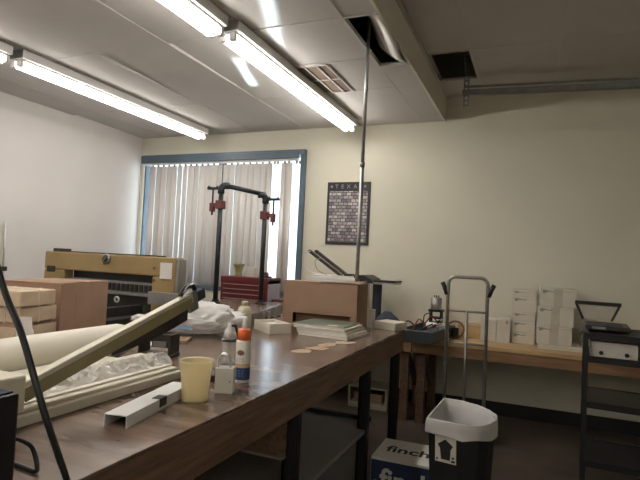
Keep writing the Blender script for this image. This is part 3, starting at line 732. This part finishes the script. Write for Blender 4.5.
MB().tube(smooth_path([(-.12, .12, .51), (-.22, .10, .56), (-.25, .10, .65), (-.2, .12, .68)]), .004, 8).build('thin_cable', 'mgrey', t, smooth=True)
m = MB(); rows = []
for i in range(15):
    u = i / 14
    rows.append([m.bm.verts.new((-1.36 + .32 * u, 4.64 + .24 * j / 8, .752 + .25 * math.sin(math.pi * min(1, .18 + u * .8)) * (.4 + .6 * math.sin(math.pi * j / 8)) * (1 - .55 * u) + .03 * abs(noise.noise(Vector((u * 5, j * .6, 2)))))) for j in range(9)])
for a, b in zip(rows, rows[1:]):
    for j in range(8): m.bm.faces.new((a[j], a[j + 1], b[j + 1], b[j]))
tag(m.build('folded_cloth', 'clothnavy', None, smooth=True, solid=.006), 'dark navy cloth heaped behind the thick cream book', 'cloth')
o = MB().tube(smooth_path([(-1.28, 5.06, .757), (-1.20, 4.98, .80), (-1.12, 5.0, .86), (-1.05, 5.05, .80), (-1.03, 5.12, .757), (-1.02, 5.2, .757)]), .007, 8).build('wire', 'black', None, smooth=True)
tag(o, 'black wire arching up on bench behind the thick cream book', 'wire')

# grey tray with odds and ends
t = thing('plastic_tray', 'blue-grey plastic tray at the left end of wood bench', 'tray', (-.865, 4.66, .755), -6)
m = MB(); A = [(-.12, -.30), (.12, -.30), (.14, .28), (-.12, .28)]; B = [(-.145, -.33), (.145, -.33), (.165, .31), (-.145, .31)]
for k in range(4):
    a0, a1, b0, b1 = A[k], A[(k + 1) % 4], B[k], B[(k + 1) % 4]
    m.quad((*a0, .004), (*a1, .004), (*b1, .10), (*b0, .10))
m.quad(*[(*p, .004) for p in A]); bmesh.ops.remove_doubles(m.bm, verts=m.bm.verts, dist=1e-5)
m.build('tray_body', 'traygrey', t, solid=-.006)
m = MB(); m.tube([(*p, .10) for p in B] + [(*B[0], .10)], .008, 8); m.build('rim', 'traygrey', t)
for k, (x, y, a, c, lab) in enumerate(((-.93, 4.50, 35, 'black', 'black handled tool lying nearest in the grey tray'), (-.87, 4.60, 20, 'cordred', 'red handled tool lying in the grey tray'), (-.84, 4.70, 60, 'mdark', 'dark tool lying at the back of grey tray'))):
    t = thing('hand_tool', lab, 'tool', (x, y, .80 + .02 * k), a, 'tools in the tray')
    m = MB(); m.bar((-.09, 0, .0), (.09, .0, .06), .022, .018); m.bar((-.09, .03, .0), (.09, -.02, .075), .018, .014); m.build('handles', c, t, .004)
    MB().bar((.09, -.01, .065), (.14, -.01, .085), .016, .012).build('jaw', 'steel', t, .002)
t = thing('white_tube', 'short white roll lying across the grey plastic tray', 'roll', (-.80, 4.72, .875), -10)
MB().tube([(-.09, 0, 0), (.10, 0, 0)], .022, 16).build('roll_body', 'paper', t, smooth=True)
o = MB().tube(smooth_path([(-.98, 4.52, .80), (-.93, 4.56, .93), (-.88, 4.60, .90), (-.83, 4.62, .96), (-.78, 4.68, .90), (-.80, 4.8, .83)]), .006, 8).build('cord', 'cordred', None, smooth=True); tag(o, 'dull red cord curled up out of grey tray', 'cord')
t = thing('motor_stand', 'small black stand holding a silver canister on wood bench', 'motor stand', (-.87, 5.09, .75))
for x in (-.055, .045):
    for y in (-.05, .04): bx('leg', 'black_metal', t, x, x + .014, y, y + .014, 0, .235)
bx('top_plate', 'black_metal', t, -.065, .07, -.06, .065, .215, .235); bx('middle_plate', 'black_metal', t, -.06, .065, -.055, .06, .15, .165)
bx('lower_housing', 'black', t, -.05, .055, -.04, .05, 0, .12, .01)
MB().lathe([(.05, .235), (.052, .242), (.052, .345), (.046, .352)], seg=24).build('canister', 'silver', t, smooth=True)
m = MB()
for k in range(3): m.tube([(-.02 + .02 * k, 0, .352), (-.02 + .02 * k, 0, .372)], .006, 8)
m.build('terminals', 'mdark', t)
MB().tube(smooth_path([(-.05, 0, .2), (-.11, .0, .17), (-.12, 0, .08)]), .005, 8).build('lead', 'black', t, smooth=True)
t = thing('adapter_box', 'small white adapter box on bench beside the black stand', 'box', (-.735, 4.74, .75), 10); bx('box_body', 'paper', t, -.045, .045, -.03, .03, 0, .07, .004); bx('socket', 'ink', t, -.01, .012, -.032, -.03, .025, .05)
t = thing('cord_coil', 'brown cord coil standing on bench behind the hand truck', 'cord coil', (-.655, 4.90, .75), 8)
m = MB()
for k in range(4): m.tube(arc((0, .012 * k - .02, .085), .075 - .002 * (k % 2), 0, 360, 28), .007, 8, cap=False)
m.build('coil', 'brown', t, smooth=True)
bx('coil_core', 'black', t, -.03, .03, -.02, .02, 0, .10, .008)
t = thing('low_carton', 'low tan carton on bench behind the hand truck', 'carton', (-.50, 5.08, .75)); bx('carton', 'ply', t, -.15, .05, -.06, .12, 0, .125, .003); bx('lid_tape', 'kraft', t, -.15, .05, 0, .03, .125, .127)

def pbox(name, label, x0, x1, y0, y1, z0, z1, group, rz=0., marks=True, tape=False, m='boxwhite'):
    t = thing(name, label, 'box', ((x0 + x1) / 2, y0, z0), rz, group); w = (x1 - x0) / 2; h = z1 - z0 - .002
    bx('carton', m, t, -w, w, 0, y1 - y0, 0, h, .003)
    q = MB(); q.box(-w - .001, w + .001, -.0015, y1 - y0 + .001, h - .022, h - .018); q.build('lid_edge', 'tape', t)
    if marks:
        k = MB(); hh = min(.03, h * .3)
        k.prism([(-w + .02, h - hh - .012), (-w + .045, h - hh - .012), (-w + .05, h - hh * .6 - .012), (-w + .11, h - hh * .7 - .01), (-w + .12, h - hh * .3 - .014), (-w + .08, h - hh * .45 - .012), (-w + .05, h - .016), (-w + .02, h - .014)], 0, .001); k.xf(Matrix.Translation((0, -.0008, 0)) @ Matrix.Rotation(R(90), 4, 'X'))
        k.build('printed_mark', 'ink', t)
    if tape: bx('paper_tape', 'tape', t, -.035, .035, -.0018, 0, .0, h)
    return t
zs = [.75, .855, .954, .987 + .046, 1.171, 1.231]
labs = ['bottom small white box of the narrow left stack on bench', 'second small white box from the bottom of narrow stack', 'middle small white box of the narrow stack', 'tallest small white box, second from top of narrow stack', 'thin white box topping the narrow stack']
for k in range(5): pbox('small_carton', labs[k], -.172 + random.uniform(-.004, .004), .018 + random.uniform(-.004, .004) + (.006 if k == 3 else 0), 5.0, 5.26, zs[k], zs[k + 1], 'small boxes in the narrow stack')
pbox('flat_carton', 'flat wide white box under the wide box stack', .045, .385, 4.82, 5.16, .75, .79, 'white boxes in the wide stack', marks=False)
pbox('large_carton', 'bottom large white box of the wide stack on bench', .03, .305, 4.84, 5.2, .79, .945, 'white boxes in the wide stack', tape=True)
pbox('large_carton', 'middle large white box of the wide stack', .035, .315, 4.84, 5.2, .945, 1.108, 'white boxes in the wide stack', tape=True)
pbox('large_carton', 'topmost large white box of the wide stack, shifted right', .052, .335, 4.84, 5.2, 1.108, 1.265, 'white boxes in the wide stack', rz=1.5, tape=True)
t = pbox('cream_carton', 'cream square box on bench beside the hand truck, left half', -.44, -.305, 4.95, 5.2, .75, .945, 'cream boxes beside the hand truck', marks=False, m='offwhite')
t = pbox('cream_carton', 'cream square box next to the narrow white box stack', -.30, -.185, 4.94, 5.2, .75, .955, 'cream boxes beside the hand truck', marks=False, m='offwhite')
bx('dark_tab', 'ink', t, .02, .04, -.004, 0, .17, .20)
t = thing('black_case', 'small black case on white box right of the wide stack', 'case', (.445, 5.0, .875)); bx('case_body', 'mdark', t, -.055, .055, 0, .15, 0, .07, .005); bx('vents', 'ink', t, -.04, .04, -.003, 0, .02, .05)
t = pbox('side_carton', 'small white box under the black case beside cart', .39, .50, 5.0, 5.2, .75, .875, 'white boxes by the cart', marks=False)

# ------------------------------------------------------------------ hand truck
t = thing('hand_truck', 'grey steel hand truck standing against the wood bench', 'hand truck', (-.505, 4.40, 0))
r = .0145; hw = .158; T = 1.327; c = .06; yb = .05
def zy(z): return .03 + .0 * z
pts = [(-hw, zy(0), .04), (-hw, zy(0), T - c)] + arc((-hw + c, zy(0), T - c), c, 180, 90, 6)[1:] + arc((hw - c, zy(0), T - c), c, 90, 0, 6) + [(hw, zy(0), .04)]
MB().tube(pts, r, 12).build('frame_tube', 'dark_steel', t, smooth=True)
for z in (1.045, .78): MB().tube([(-hw, .03, z), (hw, .03, z)], .009, 8).build('crossbar', 'dark_steel', t, smooth=True)
MB().tube([(0, .03, 1.045), (0, .03, .05)], .012, 8).build('center_post', 'dark_steel', t, smooth=True)
for s in (-1, 1):
    MB().tube([(s * (hw + .008), .03, 1.175), (s * (hw + .03), .03, 1.235), (s * (hw + .05), .03, 1.275)], .019, 10).build('grip', 'black', t, smooth=True)
    for z in (.60,): MB().tube([(s * hw, .01, z), (s * hw, -.002 + .02, z)], .012, 8).build('bolt', 'silver', t)
    MB().lathe([(.02, -.03), (.10, -.03), (.11, -.02), (.11, .02), (.10, .03), (.02, .03)], seg=28).xf(Matrix.Translation((s * (hw + .05), .10, .11)) @ Matrix.Rotation(R(90), 4, 'Y')).build('wheel', 'black', t, smooth=False)
    MB().bar((s * hw, .03, .2), (s * hw, .10, .11), .02, .03).build('axle_bracket', 'dark_steel', t)
MB().tube([(-hw - .05, .10, .11), (hw + .05, .10, .11)], .01, 8).build('axle', 'dark_steel', t)
bx('toe_plate', 'dark_steel', t, -.2, .2, -.2, .04, .0, .008); bx('back_plate', 'dark_steel', t, -.2, .2, .03, .04, .008, .10)

# ------------------------------------------------------------------ cart
t = thing('utility_cart', 'black metal utility cart with several shelves at right edge', 'cart', (.30, 3.70, 0), -4)
CW, CD = .95, .50
for z, m_ in ((1.03, 'black_metal'), (.885, 'black_metal'), (.60, 'black_metal'), (.235, 'black_metal')):
    k = MB(); k.box(0, CW, 0, CD, z - .006, z); k.box(0, CW, 0, .012, z - .035, z + .004); k.box(0, CW, CD - .012, CD, z - .035, z + .004); k.box(0, .012, 0, CD, z - .035, z + .004); k.box(CW - .012, CW, 0, CD, z - .035, z + .004)
    k.build('shelf', m_, t)
for x in (0, CW - .03):
    for y in (-.002, CD - .028):
        k = MB(); k.box(x, x + .03, y, y + .005, .06, 1.03); k.box(x, x + .005, y, y + .03, .06, 1.03); k.build('post', 'black_metal', t)
        k = MB(); k.box(x + .005, x + .025, y + .008, y + .022, .05, .10); k.lathe([(.03, -.012), (.03, .012)], seg=18) if False else None
        k.build('caster_fork', 'steel', t)
        MB().lathe([(.028, -.012), (.03, -.008), (.03, .008), (.028, .012)], seg=18).xf(Matrix.Translation((x + .015, y + .015, .03)) @ Matrix.Rotation(R(90), 4, 'Y')).build('caster_wheel', 'black', t)
k = MB(); k.box(-.004, 0, .0, CD, .93, 1.04); k.box(-.02, .03, .0, CD + .12, 1.034, 1.042); k.build('end_panel', 'cartgrey', t, .003)
MB().lathe([(.018, 0), (.018, .004)], seg=16).xf(Matrix.Translation((-.004, .18, .965)) @ Matrix.Rotation(R(-90), 4, 'Y')).build('hand_hole', 'black', t)
t = thing('drawer_unit', 'white two-knob drawer box under the top shelf of cart', 'drawer box', (.345, 3.74, .886), -4)
bx('drawer_case', 'offwhite', t, 0, .26, 0, .35, 0, .095, .003)
for x in (.06, .20): MB().lathe([(.006, 0), (.012, .012), (.013, .018), (.008, .022)], seg=14).xf(Matrix.Translation((x, 0, .028)) @ Matrix.Rotation(R(90), 4, 'X')).build('knob', 'black', t, smooth=True)
t = thing('tan_case', 'tan box under cart top shelf beside white drawer box', 'box', (.62, 3.73, .886), -4); bx('case_body', 'kraft', t, 0, .24, 0, .35, 0, .10, .003); bx('case_lid', 'card', t, -.001, .241, -.001, .351, .075, .079)
t = thing('flatbed_scanner', 'dark flatbed device with lid raised open on cart top', 'scanner', (.412, 3.88, 1.043), -4)
bx('scanner_body', 'mdark', t, -.09, .17, -.04, .26, 0, .03, .006); bx('glass_bed', 'clothnavy', t, -.08, .13, .0, .22, .03, .033)
bx('silver_label', 'silver', t, -.05, .03, -.043, -.04, .008, .022)
k = MB(); k.quad((-.10, .22, .05), (.07, .22, .05), (.115, .20, .155), (-.135, .20, .155)); k.build('lid_panel', 'tape', t, solid=.004)
k = MB(); k.bar((-.155, .195, .16), (.13, .195, .16), .02, .024); k.build('lid_rim', 'black', t, .003)
for a, b in (((-.10, .22, .045), (-.148, .198, .155)), ((.075, .22, .045), (.122, .198, .155))): MB().bar(a, b, .012, .014).build('lid_arm', 'black', t)
t = thing('metal_stand', 'small dark metal stand on cart at the right edge', 'stand', (.74, 3.90, 1.036)); bx('base', 'mdark', t, -.07, .10, -.06, .06, 0, .02, .003)
m = MB(); m.bar((-.09, 0, .11), (.02, 0, .15), .03, .012); m.build('sloped_top', 'black', t); m = MB(); m.box(.0, .015, -.01, .01, .02, .13); m.build('upright', 'mgrey', t)

# ------------------------------------------------------------------ bin and finch box
t = thing('trash_bin', 'black trash bin with white liner standing before the hand truck', 'trash bin', (-.33, 2.95, 0))
rim = [(-.164, -.208), (.02, -.238), (.10, -.205), (.15, -.13), (.172, -.043), (.16, .05), (.12, .13), (.05, .20), (-.04, .245), (-.15, .254)]
def ring(sc, z, off=(0, 0)): return [(x * sc + off[0], y * sc + off[1], z) for x, y in rim]
def loft(m, rings, capb=False):
    V = [[m.bm.verts.new(p) for p in r_] for r_ in rings]; n = len(rim)
    for a, b in zip(V, V[1:]):
        for k in range(n): m.bm.faces.new((a[k], a[(k + 1) % n], b[(k + 1) % n], b[k]))
    if capb: m.bm.faces.new(V[0][::-1])
    return m
loft(MB(), [ring(.78, 0), ring(.80, .01), ring(.96, .60), ring(.985, .61), ring(.965, .61), ring(.79, .03)], True).build('bin_body', 'black', t)
k = loft(MB(), [ring(.66, .10), ring(.90, .585), ring(.975, .622), ring(1.01, .622), ring(1.03, .60), ring(1.035, .57), ring(1.04, .545)])
bmesh.ops.subdivide_edges(k.bm, edges=list(k.bm.edges), cuts=3, use_grid_fill=True)
for v in k.bm.verts:
    a = noise.noise(v.co * 22); b = noise.noise(v.co * 9 + Vector((5, 0, 0)))
    s = 1 + (.02 * a + .022 * b); v.co.x *= s; v.co.y *= s
    if v.co.z < .56 and abs(Vector((v.co.x, v.co.y)).length) > .15 and v.co.z > .5: v.co.z += .028 * b
k.build('liner', 'liner', t, smooth=True, solid=.0015)
lb = thing('tmp', None, None); bpy.data.objects.remove(lb)
def on_front(u, v, d):     # a point on the bin's front face, u along it, v up
    a, b = Vector((*rim[0], 0)), Vector((*rim[1], 0)); e = (b - a).normalized(); s = .78 + .18 * (v / .60)
    p = a.lerp(b, .5) * s + e * u; n = Vector((e.y, -e.x, 0)); return Vector((p.x, p.y, v)) + n * (d)
k = MB(); k.quad(on_front(-.05, .41, .006), on_front(.06, .41, .006), on_front(.06, .545, .006), on_front(-.05, .545, .006)); st = k.build('sticker', 'offwhite', t, solid=.0005)
k = MB(); k.bm.faces.new([k.bm.verts.new(on_front(u + .004, v, .0075)) for u, v in ((-.022, .425), (.024, .425), (.028, .48), (.04, .50), (0, .53), (-.04, .50), (-.028, .48))]); k.build('sticker_print', 'blackink', st, solid=.0004)
k = MB()
for (u0, u1, v0, v1) in ((.034, .054, .418, .428), (.038, .05, .436, .446), (-.043, -.035, .418, .43)): k.quad(on_front(u0, v0, .0075), on_front(u1, v0, .0075), on_front(u1, v1, .0075), on_front(u0, v1, .0075))
k.build('sticker_text', 'blackink', st, solid=.0003)

t = thing('finch_paper_box', 'white and navy box marked finch on floor beside trash bin', 'box', (-.885, 3.09, 0), 1)
bx('carton', 'paper', t, 0, .385, 0, .36, 0, .238, .003)
bx('navy_front', 'navy', t, 0.003, .382, -.0012, .0, .003, .222)
bx('navy_side', 'navy', t, -.0012, 0, .003, .357, .003, .225)
lettering('top_lettering', 'finch', .145, 'blackink', t, (.055, .13, .2385), (0, 0, 0), .0004, 1.0, .003)
lettering('front_lettering', 'finch', .17, 'paper', t, (.06, -.0015, .06), (R(90), 0, 0), .0004, 1.0, .004)
k = MB(); k.tube(arc((.035, -.003, .08), .02, 60, 300, 10), .004, 6); k.build('logo_mark', 'bluepale', t)

# low cream shelf unit far under the tables
t = thing('low_shelf_unit', 'low cream open shelf unit on floor under far worktable end', 'shelf unit', (-1.62, 4.85, 0))
k = MB(); k.box(-.03, .36, 0, .30, .19, .205); k.box(-.03, -.01, 0, .3, 0, .19); k.box(.34, .36, 0, .3, 0, .19); k.box(-.01, .34, 0, .3, .0, .05); k.box(-.01, .34, .28, .3, 0.05, .19); k.build('carcass', 'greyshelf', t, .002)
bx('shelf_contents', 'card', t, .02, .30, .03, .25, .05, .14)

# ------------------------------------------------------------------ light
wd = bpy.data.worlds.new('sky'); bpy.context.scene.world = wd; wd.use_nodes = True
bg = wd.node_tree.nodes['Background']; bg.inputs[0].default_value = (.74, .88, 1.0, 1); bg.inputs[1].default_value = 1.7

sun = bpy.data.lights.new('sun', 'SUN'); sun.energy = 9; sun.angle = R(1)
so = bpy.data.objects.new('sun', sun); C.objects.link(so); so.location = (-8, 8, 9)
so.rotation_euler = Vector((.62, .16, -.77)).to_track_quat('-Z', 'Y').to_euler()
# low daylight glinting up through the two wide gaps of the blind onto the ceiling
def glint(p, q, w, h, e):
    l = bpy.data.lights.new('daylight_glint', 'AREA'); l.shape = 'RECTANGLE'; l.size = w; l.size_y = h; l.energy = e; l.spread = R(1.2); l.color = (.72, .94, 1)
    o = bpy.data.objects.new('daylight_glint', l); C.objects.link(o); o.location = p
    o.rotation_euler = (Vector(q) - Vector(p)).to_track_quat('-Z', 'Y').to_euler()
glint((-2.525, 5.47, 1.75), (-1.50, 2.85, ZL), .32, .46, 1.1)
glint((-2.80, 5.47, 1.75), (-2.19, 3.62, ZL), .17, .30, .42)

# ------------------------------------------------------------------ camera
f, yaw, pitch, roll = 516.12, .3956, .0369, .0477
fw = Vector((-math.sin(yaw) * math.cos(pitch), math.cos(yaw) * math.cos(pitch), math.sin(pitch)))
rt = Vector((math.cos(yaw), math.sin(yaw), 0)); up = rt.cross(fw)
r2 = math.cos(roll) * rt + math.sin(roll) * up; u2 = -math.sin(roll) * rt + math.cos(roll) * up
cm = bpy.data.cameras.new('camera'); cam = bpy.data.objects.new('camera', cm); C.objects.link(cam)
mw = Matrix((r2, u2, -fw)).transposed().to_4x4(); mw.translation = (0, 0, 1.42); cam.matrix_world = mw
cm.sensor_width = 36; cm.lens = f / 640 * 36; cm.clip_start = .05
sc = bpy.context.scene; sc.camera = cam
vs = sc.view_settings; vs.view_transform = 'Standard'; vs.look = 'None'; vs.gamma = 1; vs.use_curve_mapping = False; vs.exposure = 1.02
